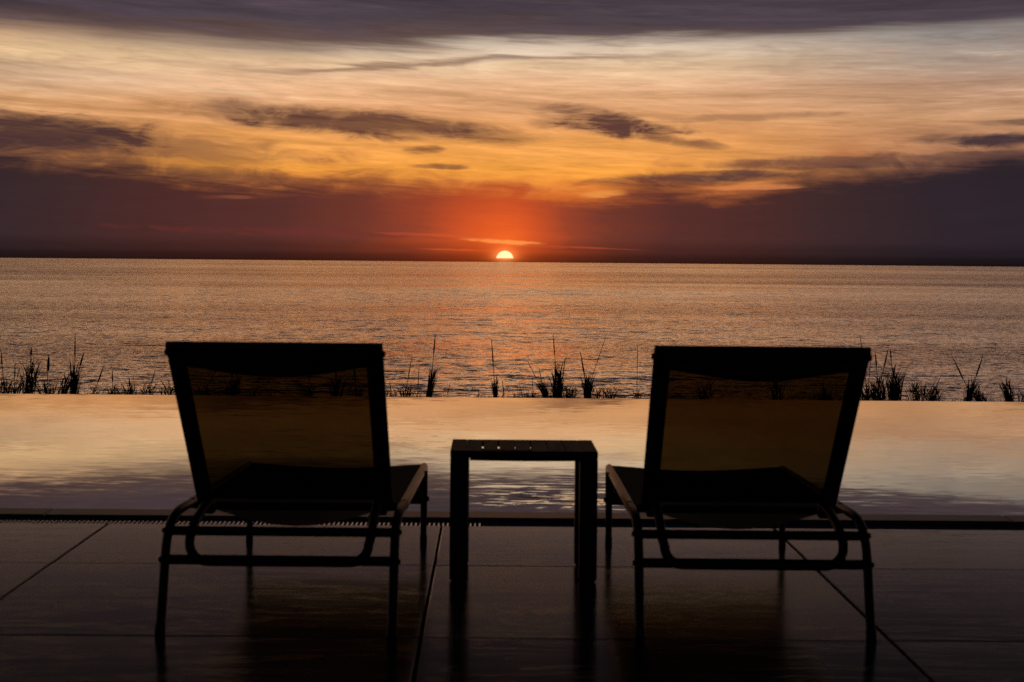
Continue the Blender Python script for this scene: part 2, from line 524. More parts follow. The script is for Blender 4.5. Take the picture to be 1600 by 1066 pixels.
# ------------------------------------------------------------------ mesh helpers
class MB:
    def __init__(self):
        self.v, self.f, self.smooth, self.uv = [], [], [], {}

    def add(self, verts, faces, smooth=False):
        b = len(self.v)
        self.v += [tuple(x) for x in verts]
        for f in faces:
            self.f.append(tuple(b + i for i in f))
            self.smooth.append(smooth)

    def box(self, x0, x1, y0, y1, z0, z1, ch=0.0):
        if ch <= 0:
            v = [(x, y, z) for z in (z0, z1) for y in (y0, y1) for x in (x0, x1)]
            self.add(v, [(0, 2, 3, 1), (4, 5, 7, 6), (0, 1, 5, 4), (2, 6, 7, 3), (0, 4, 6, 2), (1, 3, 7, 5)])
            return
        bm = bmesh.new()
        bmesh.ops.create_cube(bm, size=1.0)
        for vv in bm.verts:
            vv.co = Vector(((x0 + x1) / 2 + vv.co.x * (x1 - x0), (y0 + y1) / 2 + vv.co.y * (y1 - y0), (z0 + z1) / 2 + vv.co.z * (z1 - z0)))
        bmesh.ops.bevel(bm, geom=list(bm.edges), offset=ch, segments=2, affect='EDGES', profile=0.5)
        bm.verts.index_update()
        self.add([vv.co for vv in bm.verts], [[vv.index for vv in f.verts] for f in bm.faces])
        bm.free()

    def tube(self, pts, ra, rb=None, n=14, side=None, caps=True):
        """sweep an ellipse (ra along 'side', rb across) along points"""
        pts = [Vector(p) for p in pts]
        rb = rb or ra
        side = Vector(side or (1, 0, 0))
        rings = []
        for i, p in enumerate(pts):
            t = (pts[min(i + 1, len(pts) - 1)] - pts[max(i - 1, 0)]).normalized()
            a = side - t * side.dot(t)
            if a.length < 1e-3:
                a = Vector((0, 0, 1)) - t * t.z
            a.normalize()
            b = t.cross(a)
            k = ra[i] if isinstance(ra, (list, tuple)) else ra
            kb = rb[i] if isinstance(rb, (list, tuple)) else rb
            rings.append([p + a * (cos(2 * pi * j / n) * k) + b * (sin(2 * pi * j / n) * kb) for j in range(n)])
        vs = [v for r in rings for v in r]
        fs = []
        for i in range(len(rings) - 1):
            for j in range(n):
                fs.append((i * n + j, i * n + (j + 1) % n, (i + 1) * n + (j + 1) % n, (i + 1) * n + j))
        self.add(vs, fs, True)
        if caps:
            self.add(rings[0], [tuple(reversed(range(n)))])
            self.add(rings[-1], [tuple(range(n))])

    def spike(self, pts, r0):
        """thin tapering three-sided blade along points"""
        n = len(pts)
        vs, fs = [], []
        for i, p in enumerate(pts[:-1]):
            t = i / (n - 1)
            r = r0 * (0.75 + 0.7 * t if t < 0.35 else (1 - t) * 1.45)
            for j in range(3):
                a = 2 * pi * j / 3 + 0.5
                vs.append((p[0] + cos(a) * r, p[1] + sin(a) * r, p[2]))
        vs.append(pts[-1])
        for i in range(n - 2):
            for j in range(3):
                fs.append((i * 3 + j, i * 3 + (j + 1) % 3, i * 3 + 3 + (j + 1) % 3, i * 3 + 3 + j))
        e = (n - 2) * 3
        for j in range(3):
            fs.append((e + j, e + (j + 1) % 3, len(vs) - 1))
        self.add(vs, fs, True)

    def mesh(self, name, material):
        me = bpy.data.meshes.new(name)
        me.from_pydata(self.v, [], self.f)
        me.polygons.foreach_set('use_smooth', self.smooth)
        me.materials.append(material)
        me.update()
        return me

    def obj(self, name, material, parent=None, loc=(0, 0, 0)):
        o = bpy.data.objects.new(name, self.mesh(name, material))
        COL.objects.link(o)
        o.location = loc
        if parent:
            o.parent = parent
        return o


def empty(name, loc, rz=0.0):
    o = bpy.data.objects.new(name, None)
    COL.objects.link(o)
    o.empty_display_size = 0.1
    o.location = loc
    o.rotation_euler = (0, 0, rz)
    return o


def tag(o, label=None, cat=None, group=None, kind=None):
    for k, v in (('label', label), ('category', cat), ('group', group), ('kind', kind)):
        if v:
            o[k] = v
    return o


def children(o):
    return [c for c in COL.objects if c.parent == o]


def copy_tree(o, parent=None):
    c = o.copy()
    COL.objects.link(c)
    if parent:
        c.parent = parent
    for ch in children(o):
        copy_tree(ch, c)
    return c


def smooth_path(pts, k=4):
    """Catmull-Rom through points"""
    P = [Vector(p) for p in pts]
    out = []
    for i in range(len(P) - 1):
        p0, p1, p2, p3 = P[max(i - 1, 0)], P[i], P[i + 1], P[min(i + 2, len(P) - 1)]
        for j in range(k):
            t = j / k
            out.append(0.5 * ((2 * p1) + (p2 - p0) * t + (2 * p0 - 5 * p1 + 4 * p2 - p3) * t * t + (3 * p1 - p0 - 3 * p2 + p3) * t ** 3))
    out.append(P[-1])
    return out


# ------------------------------------------------------------------ sea
SEA_Z = -25.0
mb = MB()
R = 10500.0
NS = 256
vs, fs = [], []
radii = [20, 200, 1200, 5000, R]
for r in radii:
    for j in range(NS):
        a = 2 * pi * j / NS
        vs.append((r * sin(a), r * cos(a), SEA_Z))
for i in range(len(radii) - 1):
    for j in range(NS):
        fs.append((i * NS + j, (i + 1) * NS + j, (i + 1) * NS + (j + 1) % NS, i * NS + (j + 1) % NS))
mb.add(vs, fs)
tag(mb.obj('sea', M_SEA), kind='structure')

# the sun, half sunk behind the haze on the horizon
mb = MB()
DS = 12500.0                                     # beyond the sea's edge
RS = DS * tan(radians(0.242))
CUT = RS * 0.12                                  # the haze swallows everything below this height
vs, fs = [(0, 0, RS)], []
NA, NB = 64, 20
bmax = math.acos(CUT / RS)
for i in range(1, NB + 1):
    for j in range(NA):
        a, b_ = 2 * pi * j / NA, bmax * i / NB
        vs.append((RS * sin(b_) * cos(a), RS * sin(b_) * sin(a), RS * cos(b_)))
for j in range(NA):
    fs.append((0, 1 + j, 1 + (j + 1) % NA))
for i in range(NB - 1):
    for j in range(NA):
        fs.append((1 + i * NA + j, 1 + (i + 1) * NA + j, 1 + (i + 1) * NA + (j + 1) % NA, 1 + i * NA + (j + 1) % NA))
fs.append(tuple(1 + (NB - 1) * NA + j for j in reversed(range(NA))))
mb.add(vs, fs, True)
so = mb.obj('sun', M_SUN, loc=(12500 * sin(radians(SU)), 12500 * cos(radians(SU)), 0.96 + DS * tan(radians(SV - 0.005))))
tag(so, 'glowing pale yellow half disc sinking behind the horizon of the sea', 'sun')

# ------------------------------------------------------------------ land under the terrace, falling away to the sea
mb = MB()
xs = [-90, -60, -40, -25, -16, -12, -9, -6, -4, -2, 0, 2, 4, 6, 9, 12, 16, 25, 40, 60, 90]
ys = [-70, -40, -20, -8, 3, 7.3, 12, 13.7, 14.05, 14.4, 15.2, 18, 21, 24, 24.6, 25.2, 26, 26.8, 27.6, 29, 32, 38, 46, 56, 70, 90]


def land_z(x, y):
    if y < 14.0:
        z = -1.6
    elif y < 24:
        z = -1.2
    elif y < 27.6:
        z = -1.2 + 0.2 * min(1.0, (y - 24) / 1.2) - 0.12 * max(0, y - 26.0)
    else:
        z = -1.2 - (y - 27.6) * 0.22 - max(0, y - 29) ** 1.3 * 0.12
    return z - max(0, abs(x) - 30) * 0.45


vs = [(x, y, land_z(x, y) + (rnd.uniform(-0.04, 0.03) if y > 14.2 else 0)) for y in ys for x in xs]
nx = len(xs)
fs = [(j * nx + i, j * nx + i + 1, (j + 1) * nx + i + 1, (j + 1) * nx + i) for j in range(len(ys) - 1) for i in range(nx - 1)]
mb.add(vs, fs, True)
tag(mb.obj('hillside', M_LAND), kind='structure')

# ------------------------------------------------------------------ pool
PX0, PX1, PY0, PY1, WZ = -9.0, 9.2, 7.552, 13.80, -0.004
mb = MB()
mb.add([(PX0, PY0 - 0.004, WZ), (PX1, PY0 - 0.004, WZ), (PX1, PY1, WZ), (PX0, PY1, WZ), (PX0, PY1 + 0.004, WZ - 0.6), (PX1, PY1 + 0.004, WZ - 0.6)],
       [(0, 1, 2, 3), (3, 2, 5, 4)])
tag(mb.obj('pool_water', M_POOL), kind='structure')
mb = MB()
mb.box(PX0 - 0.3, PX1 + 0.3, PY1 - 0.2, PY1 - 0.002, -1.7, -0.02)
mb.box(PX0 - 0.3, PX0 - 0.001, PY0 + 0.002, PY1 - 0.202, -1.7, 0.0)
mb.box(PX1 + 0.001, PX1 + 0.3, PY0 + 0.002, PY1 - 0.202, -1.7, 0.0)
mb.box(PX0 - 0.3, PX1 + 0.3, PY0 + 0.002, PY0 + 0.15, -1.7, -0.06)
tag(mb.obj('pool_basin', M_WALL), kind='structure')

# ------------------------------------------------------------------ terrace of square stone slabs
TX0, TP = -0.170, 1.187
rows = [(5.052, 6.240), (3.864, 5.052), (2.676, 3.864), (1.488, 2.676), (0.30, 1.488), (-0.888, 0.30), (-2.076, -0.888)]
mb = MB()
mb.box(-9.3, 9.5, -2.1, 7.556, -0.9, -0.032)
deck = tag(mb.obj('terrace', M_GROUT), kind='structure')
J = 0.0044


def slab(w, d):
    mb = MB()
    mb.box(-w / 2 + J, w / 2 - J, -d / 2 + J, d / 2 - J, -0.0315, 0.0, 0.0022)
    return mb.mesh('slab', M_TILE)


full = slab(TP, 1.188)
cut = slab(TP, 7.166 - 6.240)
for (y0, y1, me) in [(6.240, 7.166, cut)] + [(a, b, full) for a, b in rows]:
    for i in range(-7, 8):
        o = bpy.data.objects.new('slab', me)
        COL.objects.link(o)
        o.parent = deck
        o.location = (TX0 + (i + 0.5) * TP, (y0 + y1) / 2, rnd.uniform(-0.0012, 0.0))
        o.rotation_euler = (rnd.uniform(-.0006, .0006), rnd.uniform(-.0006, .0006), rnd.uniform(-.0008, .0008))

# coping stones at the water's edge
cope = slab(TP, 0.1)
mb = MB()
mb.box(-TP / 2 + 0.002, TP / 2 - 0.002, 7.366, 7.544, -0.0315, 0.004, 0.005)
cm = mb.mesh('coping_stone', M_COPE)
for i in range(-7, 8):
    o = bpy.data.objects.new('coping_stone', cm)
    COL.objects.link(o)
    o.parent = deck
    o.location = (TX0 + (i + 0.27) * TP, 0, rnd.uniform(-0.001, 0.001))

# slot drain between slabs and coping: channel, solid cover on the right, grate on the left
dr = empty('slot_drain', (0, 7.26, 0))
tag(dr, 'long dark slot drain between the stone slabs and the pool edge', 'drain')
mb = MB()
mb.box(-8.4, 8.6, -0.088, 0.102, -0.0312, -0.0285)
mb.box(-8.4, 8.6, -0.090, -0.084, -0.0282, -0.004)
mb.box(-8.4, 8.6, 0.098, 0.103, -0.0282, -0.004)
mb.obj('channel', M_DRAIN, dr)
mb = MB()
mb.box(-0.02, 8.6, -0.082, 0.096, -0.0275, -0.012, 0.002)
mb.obj('cover', M_DRAIN, dr)
mb = MB()
mb.box(-8.4, -0.025, 0.0, 0.096, -0.0275, -0.012, 0.002)
mb.obj('cover', M_DRAIN, dr)
mb = MB()
x = -3.2
while x < -0.03:
    mb.tube([(x, -0.082, -0.006), (x, -0.002, -0.006)], 0.0038, n=10, side=(1, 0, 0))
    x += 0.0164
tag(mb.obj('grate', M_PLASTIC, dr), kind='stuff')


# ------------------------------------------------------------------ sun lounger (front of the seat towards +y)
def make_lounger():
    root = empty('sun_lounger', (0, 0, 0))
    A = 0.2935                                   # half width to the leg tubes
    Y0 = 5.95
    L = lambda y: y - Y0
    for s in (-1, 1):
        x = s * A
        # rear leg: one bent tube from the seat rail down to the floor
        path = smooth_path([(x, L(5.66), .268), (x, L(5.48), .276), (x, L(5.33), .277), (x, L(5.235), .262), (x, L(5.175), .228), (x, L(5.145), .180), (x, L(5.11), .09), (x, L(5.075), .012)], 5)
        mb = MB()
        mb.tube(path, 0.0122, n=14, side=(1, 0, 0))
        lg = mb.obj('leg', M_FRAME, root)
        mb = MB()
        mb.tube([(x, L(5.078), 0.022), (x, L(5.070), 0.0)], 0.0138, n=14, side=(1, 0, 0))
        mb.obj('foot_cap', M_BOLT, lg)
        for z_, y_ in ((0.246, 5.196), (0.178, 5.143)):
            mb = MB()
            mb.tube([(x + s * 0.011, L(y_), z_), (x + s * 0.0165, L(y_), z_)], [0.008, 0.006], n=10, side=(0, 0, 1))
            mb.obj('bolt', M_BOLT, lg)
        # seat rail
        mb = MB()
        mb.tube([(x, L(5.58), .270), (x, L(6.0), .263), (x, L(6.4), .256), (x, L(6.795), .247), (x, L(6.815), .243), (x, L(6.822), .236)], [0.0125, 0.0125, 0.0125, 0.0125, 0.011, 0.007], [0.0165, 0.0165, 0.0165, 0.0165, 0.014, 0.008], n=16, side=(1, 0, 0))
        rl = mb.obj('seat_rail', M_RAIL, root)
        for yy in (6.58, 6.1):
            mb = MB()
            mb.tube([(x + s * 0.0115, L(yy), .252), (x + s * 0.017, L(yy), .252)], [0.008, 0.006], n=10, side=(0, 0, 1))
            mb.obj('bolt', M_BOLT, rl)
        # front leg
        mb = MB()
        mb.tube(smooth_path([(x, L(6.795), .238), (x, L(6.79), .14), (x, L(6.775), .012)], 4), [0.0125] * 4 + [0.0118] * 2 + [0.0108] * 3, n=14, side=(1, 0, 0))
        lg = mb.obj('leg', M_FRAME, root)
        mb = MB()
        mb.tube([(x, L(6.775), 0.018), (x, L(6.775), 0.0)], 0.0122, n=14, side=(1, 0, 0))
        mb.obj('foot_cap', M_BOLT, lg)
        mb = MB()
        mb.tube([(x + s * 0.011, L(6.788), .142), (x + s * 0.018, L(6.788), .142)], [0.009, 0.007], n=10, side=(0, 0, 1))
        mb.obj('bolt', M_BOLT, lg)
    # two bars between the rear legs
    for z_, y_, r_ in ((0.2455, 5.196, 0.0125), (0.1785, 5.143, 0.0130)):
        mb = MB()
        mb.tube([(-A + .010, L(y_), z_), (A - .010, L(y_), z_)], r_, n=14, side=(0, 0, 1))
        mb.obj('crossbar', M_FRAME, root)
    # bars under the seat
    for y_, z_ in ((5.56, 0.266), (6.785, 0.135)):
        mb = MB()
        mb.tube([(-A + .010, L(y_), z_), (A - .010, L(y_), z_)], 0.011, n=12, side=(0, 0, 1))
        mb.obj('crossbar', M_FRAME, root)
    # U shaped prop of the backrest, resting on the lower bar
    w = 0.229
    top_, bot = (L(5.475), .292), (L(5.120), .178)
    half = []
    half.append((-w, top_[0], top_[1]))
    half.append((-w - .002, L(5.36), .282))
    half.append((-w - .003, L(5.24), .263))
    half.append((-w - .003, L(5.16), .235))
    r = 0.045
    for k in range(7):
        a = pi + (pi / 2) * k / 6
        half.append((-w + r + r * cos(a), bot[0] + 0.012 * (1 - k / 6), bot[1] + r + r * sin(a)))
    path = half + [(-x_, y_, z_) for (x_, y_, z_) in reversed(half)]
    mb = MB()
    mb.tube(path, 0.0125, n=12, side=(0, 1, 0))
    mb.obj('backrest_prop', M_FRAME, root)
    for s in (-1, 1):
        mb = MB()
        mb.box(s * 0.236 - 0.016, s * 0.236 + 0.016, L(5.485), L(5.53), .252, .312, 0.004)
        mb.obj('hinge', M_BOLT, root)
    # backrest frame: uprights, top rail, bowed rail
    yb, zb, yt, zt = 5.50, 0.285, 5.005, 0.738
    bp = lambda t: (L(yb + (yt - yb) * t), zb + (zt - zb) * t)
    bf = empty('backrest', (0, 0, 0))
    bf.parent = root
    for s in (-1, 1):
        pts = []
        for k in range(9):
            t = k / 8 * 0.985
            y_, z_ = bp(t)
            off = 0.016 * sin(pi * t)                 # slight bow to the rear
            pts.append((s * (0.2455 + 0.003 * t), y_ - off * 0.3, z_ + off * 0.3))
        mb = MB()
        mb.tube(pts, [0.0225] * 9, [0.0135] * 9, n=16, side=(1, 0, 0))
        mb.obj('upright', M_FRAME, bf)
        y_, z_ = bp(0.95)
        mb = MB()
        mb.tube([(s * 0.266, y_, z_), (s * 0.2755, y_, z_)], [0.009, 0.007], n=10, side=(0, 0, 1))
        mb.obj('bolt', M_BOLT, bf)
    y_, z_ = bp(0.985)
    mb = MB()
    mb.tube([(-0.269, y_, z_), (0.269, y_, z_)], 0.0125, n=14, side=(0, 0, 1))
    mb.obj('top_rail', M_FRAME, bf)
    pts = []
    for k in range(17):
        u = -1 + 2 * k / 16
        d = 0.045 + 0.042 * (cos(u * pi / 2) ** 1.3 if abs(u) < 1 else 0)
        y_, z_ = bp(0.985 - d / 0.671)
        pts.append((u * 0.232, y_ - 0.018, z_ - 0.006))
    mb = MB()
    mb.tube(pts, 0.0135, n=12, side=(0, 1, 0))
    mb.obj('bowed_rail', M_FRAME, bf)
    # slings
    def sheet(fn, nu, nv, name, material, parent, su, sv):
        me = bpy.data.meshes.new(name)
        vs = [fn(i / nu, j / nv) for j in range(nv + 1) for i in range(nu + 1)]
        fs = [(j * (nu + 1) + i, j * (nu + 1) + i + 1, (j + 1) * (nu + 1) + i + 1, (j + 1) * (nu + 1) + i) for j in range(nv) for i in range(nu)]
        me.from_pydata(vs, [], fs)
        uvl = me.uv_layers.new(name='UVMap')
        for poly in me.polygons:
            for li, vi in zip(poly.loop_indices, poly.vertices):
                i, j = vi % (nu + 1), vi // (nu + 1)
                uvl.data[li].uv = (i / nu * su, j / nv * sv)
        me.polygons.foreach_set('use_smooth', [True] * len(fs))
        me.materials.append(material)
        me.update()
        o = bpy.data.objects.new(name, me)
        COL.objects.link(o)
        o.parent = parent
        return o

    def back_fn(u, v):
        y_, z_ = bp(0.02 + v * 0.965)
        sag = 0.022 * sin(pi * u) * sin(pi * min(1, v * 1.05)) 
        return ((u - 0.5) * 2 * 0.246, y_ - sag * 0.4 + 0.004, z_ - sag)
    def head_fn(u, v):
        x_ = (u - 0.5) * 2 * 0.232
        d = 0.045 + 0.042 * max(0.0, cos((u - 0.5) * pi)) ** 1.3
        y_, z_ = bp(0.985 - d * v / 0.671)
        return (x_, y_ - 0.013 - 0.004 * v, z_ - 0.005)
    sheet(head_fn, 20, 6, 'head_sling', M_SLING, bf, 0.47, 0.08)
    sheet(back_fn, 20, 24, 'back_sling', M_SLING, bf, 0.5, 0.66)

    def seat_fn(u, v):
        if v < 0.86:
            t = v / 0.86
            y_ = 5.53 + t * (6.80 - 5.53)
            z_ = 0.277 - 0.0185 * t
            sag = 0.062 * (sin(pi * u) ** 1.2) * (1 - 0.75 * t)
        else:
            t = (v - 0.86) / 0.14
            y_ = 6.80 + 0.012 * sin(pi * min(1, t * 1.3) / 2)
            z_ = 0.2585 - 0.125 * t
            sag = 0.0
            sag = 0.0155 * (sin(pi * u) ** 1.2) * max(0, 1 - t * 3)
        return ((u - 0.5) * 2 * (A - 0.004), L(y_), z_ - sag)
    sheet(seat_fn, 16, 28, 'seat_sling', M_SEAT, root, 0.58, 1.45)
    return root


lounger = make_lounger()
tag(lounger, 'dark mesh sun lounger to the left of the small slatted table', 'sun lounger', 'sun loungers facing the pool')
lounger.location = (-0.526, 5.95, 0)
lounger.rotation_euler = (0, 0, radians(-0.75))
lounger2 = copy_tree(lounger)
tag(lounger2, 'dark mesh sun lounger to the right of the small slatted table', 'sun lounger', 'sun loungers facing the pool')
lounger2.location = (0.688, 5.95, 0)
lounger2.rotation_euler = (0, 0, radians(-0.65))

# ------------------------------------------------------------------ small table
TXC, TYC = 0.1015, 6.125
tb = empty('side_table', (TXC, TYC, 0))
tag(tb, 'small dark square table with slatted top between the two loungers', 'table')
hw, hd, ht, lw = 0.2185, 0.188, 0.388, 0.053
for sx in (-1, 1):
    for sy in (-1, 1):
        mb = MB()
        xo, yo = sx * (hw - lw / 2), sy * (hd - lw / 2)
        mb.box(xo - lw / 2, xo + lw / 2, yo - lw / 2, yo + lw / 2, 0.004, ht - 0.0225, 0.003)
        lg = mb.obj('leg', M_TABLE, tb)
        mb = MB()
        mb.box(xo - lw / 2 + .006, xo + lw / 2 - .006, yo - lw / 2 + .006, yo + lw / 2 - .006, 0.0, 0.0038)
        mb.obj('foot_pad', M_BOLT, lg)
for sx in (-1, 1):
    mb = MB()
    a, b = sorted((sx * hw, sx * (hw - 0.0445)))
    mb.box(a, b, -hd, hd, ht - 0.022, ht, 0.003)
    mb.obj('side_rail', M_TABLE, tb)
for sy in (-1, 1):
    mb = MB()
    a, b = sorted((sy * hd, sy * (hd - 0.020)))
    mb.box(-hw + 0.0448, hw - 0.0448, a, b, ht - 0.022, ht - 0.0005, 0.002)
    mb.obj('end_rail', M_TABLE, tb)
gaps = [-0.0717, -0.0217, 0.0266, 0.0763, 0.1240, 0.1754, 0.2252, 0.2753]
gaps = [x_ - TXC for x_ in gaps]
GW = [0.001, 0.0029, 0.0027, 0.0012, 0.0016, 0.0013, 0.0015, 0.001]
for i in range(7):
    a = gaps[i] + GW[i]
    b = gaps[i + 1] - GW[i + 1]
    mb = MB()
    mb.box(a, b, -hd + 0.0205, hd - 0.0205, ht - 0.0135, ht + rnd.uniform(-0.0012, 0.0006), 0.0015)
    mb.obj('slat', M_WOOD, tb)
for yo in (0.015,):
    mb = MB()
    w_ = 0.162
    mb.tube([(-w_ + 0.0, yo, 0.3575), (-w_ * 0.5, yo, 0.3565), (0, yo, 0.356), (w_ * 0.5, yo, 0.3565), (w_, yo, 0.3575)], 0.0165, 0.03, n=4, side=(0, 0.7, 0.7))
    mb.obj('batten', M_TABLE, tb)

# ------------------------------------------------------------------ short grass along the slope
mb = MB()
for k in range(900):
    x = rnd.uniform(-7.2, 7.4)
    c = 0.5 + 0.5 * sin(x * 2.3) * sin(x * 0.9 + 1.0)
    if rnd.random() > 0.15 + 0.85 * c:
        continue
    y = rnd.uniform(25.2, 26.8)
    hgt = rnd.uniform(0.16, 0.30) * (0.5 + 0.7 * c)
    for q in range(4):
        a = rnd.uniform(-0.12, 0.12)
        z0 = -1.06
        mb.spike([(x, y, z0), (x + a * 0.3, y, z0 + hgt * 0.6), (x + a, y, z0 + hgt * rnd.uniform(0.9, 1.3))], 0.005)
tag(mb.obj('grass', M_LEAF), 'sparse short grass between the reeds on the slope', 'grass', kind='stuff')

# ------------------------------------------------------------------ reeds beyond the far edge of the pool
PLANTS = [
    (-6.198, 25.6, -0.871, 0.049, 0.281, 0.13, 22, [(-6.205, -0.257, 0.211, 0.0244)]),
    (-6.203, 26.2, -0.914, 0.034, 0.256, 0.183, 26, [(-6.177, -0.459, 0.2, 0.0208), (-6.111, -0.541, 0.116, 0.0208)]),
    (-5.721, 25.0, -0.828, 0.016, 0.46, 0.159, 46, [(-5.68, -0.201, 0.111, 0.0357)]),
    (-5.705, 25.9, -0.893, 0.017, 0.24, 0.214, 30, [(-5.664, -0.332, 0.23, 0.0493)]),
    (-5.477, 25.6, -0.871, 0.138, 0.321, 0.098, 34, []),
    (-5.167, 25.0, -0.829, 0.024, 0.409, 0.079, 52, [(-5.151, -0.03, 0.317, 0.0254), (-5.032, -0.259, 0.19, 0.0317)]),
    (-5.149, 26.2, -0.915, -0.0, 0.157, 0.1, 10, [(-5.016, -0.49, 0.233, 0.0266)]),
    (-4.836, 25.9, -0.893, -0.025, 0.181, 0.115, 18, [(-4.86, -0.531, 0.164, 0.0247)]),
    (-4.577, 25.6, -0.872, -0.0, 0.247, 0.13, 20, [(-4.585, -0.609, 0.114, 0.0284)]),
    (-4.847, 26.5, -0.936, -0.0, 0.111, 0.118, 10, []),
    (-4.645, 26.5, -0.936, 0.025, 0.138, 0.101, 8, []),
    (-4.325, 25.6, -0.872, -0.017, 0.2, 0.13, 24, [(-4.261, -0.509, 0.179, 0.0203)]),
    (-4.146, 25.9, -0.894, 0.016, 0.221, 0.197, 24, [(-4.13, -0.64, 0.082, 0.0164)]),
    (-3.938, 25.3, -0.851, 0.032, 0.161, 0.112, 12, [(-3.962, -0.586, 0.145, 0.0129)]),
    (-3.686, 25.9, -0.894, 0.024, 0.192, 0.148, 16, [(-3.409, -0.305, 0.296, 0.0288)]),
    (-3.232, 25.3, -0.851, 0.015, 0.336, 0.129, 26, [(-3.257, -0.419, 0.161, 0.0241)]),
    (-2.355, 25.9, -0.895, 0.007, 0.22, 0.132, 18, [(-2.299, -0.411, 0.214, 0.0247)]),
    (-1.939, 25.3, -0.852, 0.014, 0.323, 0.112, 26, [(-1.949, -0.328, 0.241, 0.0321)]),
    (-1.75, 26.2, -0.917, -0.001, 0.245, 0.133, 18, [(-1.777, -0.397, 0.283, 0.0333)]),
    (-1.262, 25.6, -0.874, 0.007, 0.162, 0.114, 14, [(-1.28, -0.639, 0.13, 0.0163)]),
    (-1.099, 25.6, -0.874, 0.031, 0.196, 0.13, 28, [(-1.005, -0.335, 0.26, 0.0195)]),
    (-0.961, 26.5, -0.939, -0.001, 0.145, 0.084, 8, [(-0.939, -0.473, 0.337, 0.0168)]),
    (-0.788, 25.0, -0.831, 0.085, 0.401, 0.056, 44, [(-0.69, -0.008, 0.254, 0.027)]),
    (-0.576, 26.2, -0.917, 0.016, 0.105, 0.05, 5, [(-0.527, -0.687, 0.15, 0.015)]),
    (-0.149, 25.9, -0.896, -0.001, 0.083, 0.033, 4, [(-0.15, -0.747, 0.074, 0.0132)]),
    (0.064, 25.3, -0.853, -0.011, 0.317, 0.056, 26, [(0.009, -0.07, 0.353, 0.0225)]),
    (0.191, 26.2, -0.918, -0.018, 0.12, 0.05, 5, [(0.155, -0.648, 0.183, 0.0183)]),
    (0.288, 25.9, -0.896, -0.001, 0.112, 0.082, 8, []),
    (0.558, 26.2, -0.918, -0.001, 0.115, 0.042, 4, [(0.547, -0.603, 0.166, 0.0133)]),
    (0.741, 25.6, -0.875, -0.117, 0.293, 0.081, 26, [(0.614, -0.436, 0.228, 0.0163), (0.467, -0.356, 0.179, 0.0098)]),
    (0.835, 25.0, -0.832, -0.013, 0.495, 0.127, 46, [(0.771, 0.02, 0.286, 0.0206)]),
    (1.005, 25.9, -0.897, 0.014, 0.234, 0.197, 34, []),
    (1.215, 25.3, -0.854, 0.004, 0.343, 0.08, 52, [(1.128, -0.222, 0.289, 0.0273), (1.44, -0.042, 0.562, 0.008)]),
    (1.343, 25.9, -0.897, 0.047, 0.22, 0.099, 12, []),
    (1.507, 25.6, -0.876, 0.014, 0.227, 0.163, 24, []),
    (1.866, 25.6, -0.876, -0.002, 0.173, 0.073, 12, [(1.866, -0.148, 0.341, 0.0098)]),
    (2.722, 25.6, -0.876, -0.004, 0.328, 0.163, 26, [(2.898, -0.547, 0.163, 0.0211)]),
    (3.661, 25.6, -0.877, -0.03, 0.352, 0.114, 20, [(3.582, -0.476, 0.195, 0.0195)]),
    (4.324, 25.9, -0.899, -0.029, 0.263, 0.132, 18, [(4.278, -0.554, 0.197, 0.0197)]),
    (4.83, 25.6, -0.878, -0.038, 0.33, 0.179, 36, [(4.693, 0.006, 0.244, 0.0163), (4.837, -0.327, 0.163, 0.013)]),
    (4.919, 25.3, -0.856, -0.055, 0.384, 0.129, 40, [(4.843, -0.199, 0.193, 0.0273), (5.004, -0.157, 0.241, 0.0257)]),
    (5.028, 25.0, -0.835, 0.0, 0.469, 0.143, 70, [(4.961, -0.128, 0.159, 0.0222)]),
    (5.435, 25.6, -0.878, 0.003, 0.303, 0.179, 30, [(5.365, -0.576, 0.114, 0.0163)]),
    (5.706, 25.9, -0.9, -0.005, 0.292, 0.197, 34, [(5.798, -0.525, 0.164, 0.0164)]),
    (5.929, 25.9, -0.9, -0.002, 0.103, 0.082, 6, []),
    (6.002, 25.3, -0.857, 0.091, 0.354, 0.08, 34, [(5.813, -0.239, 0.337, 0.0273), (6.193, -0.22, 0.289, 0.0289)]),
    (6.319, 25.6, -0.879, -0.185, 0.244, 0.114, 38, []),
    (6.585, 25.3, -0.857, -0.103, 0.325, 0.08, 40, [(6.497, -0.5, 0.112, 0.0241)]),
    (6.84, 25.9, -0.901, 0.046, 0.203, 0.082, 10, []),
]
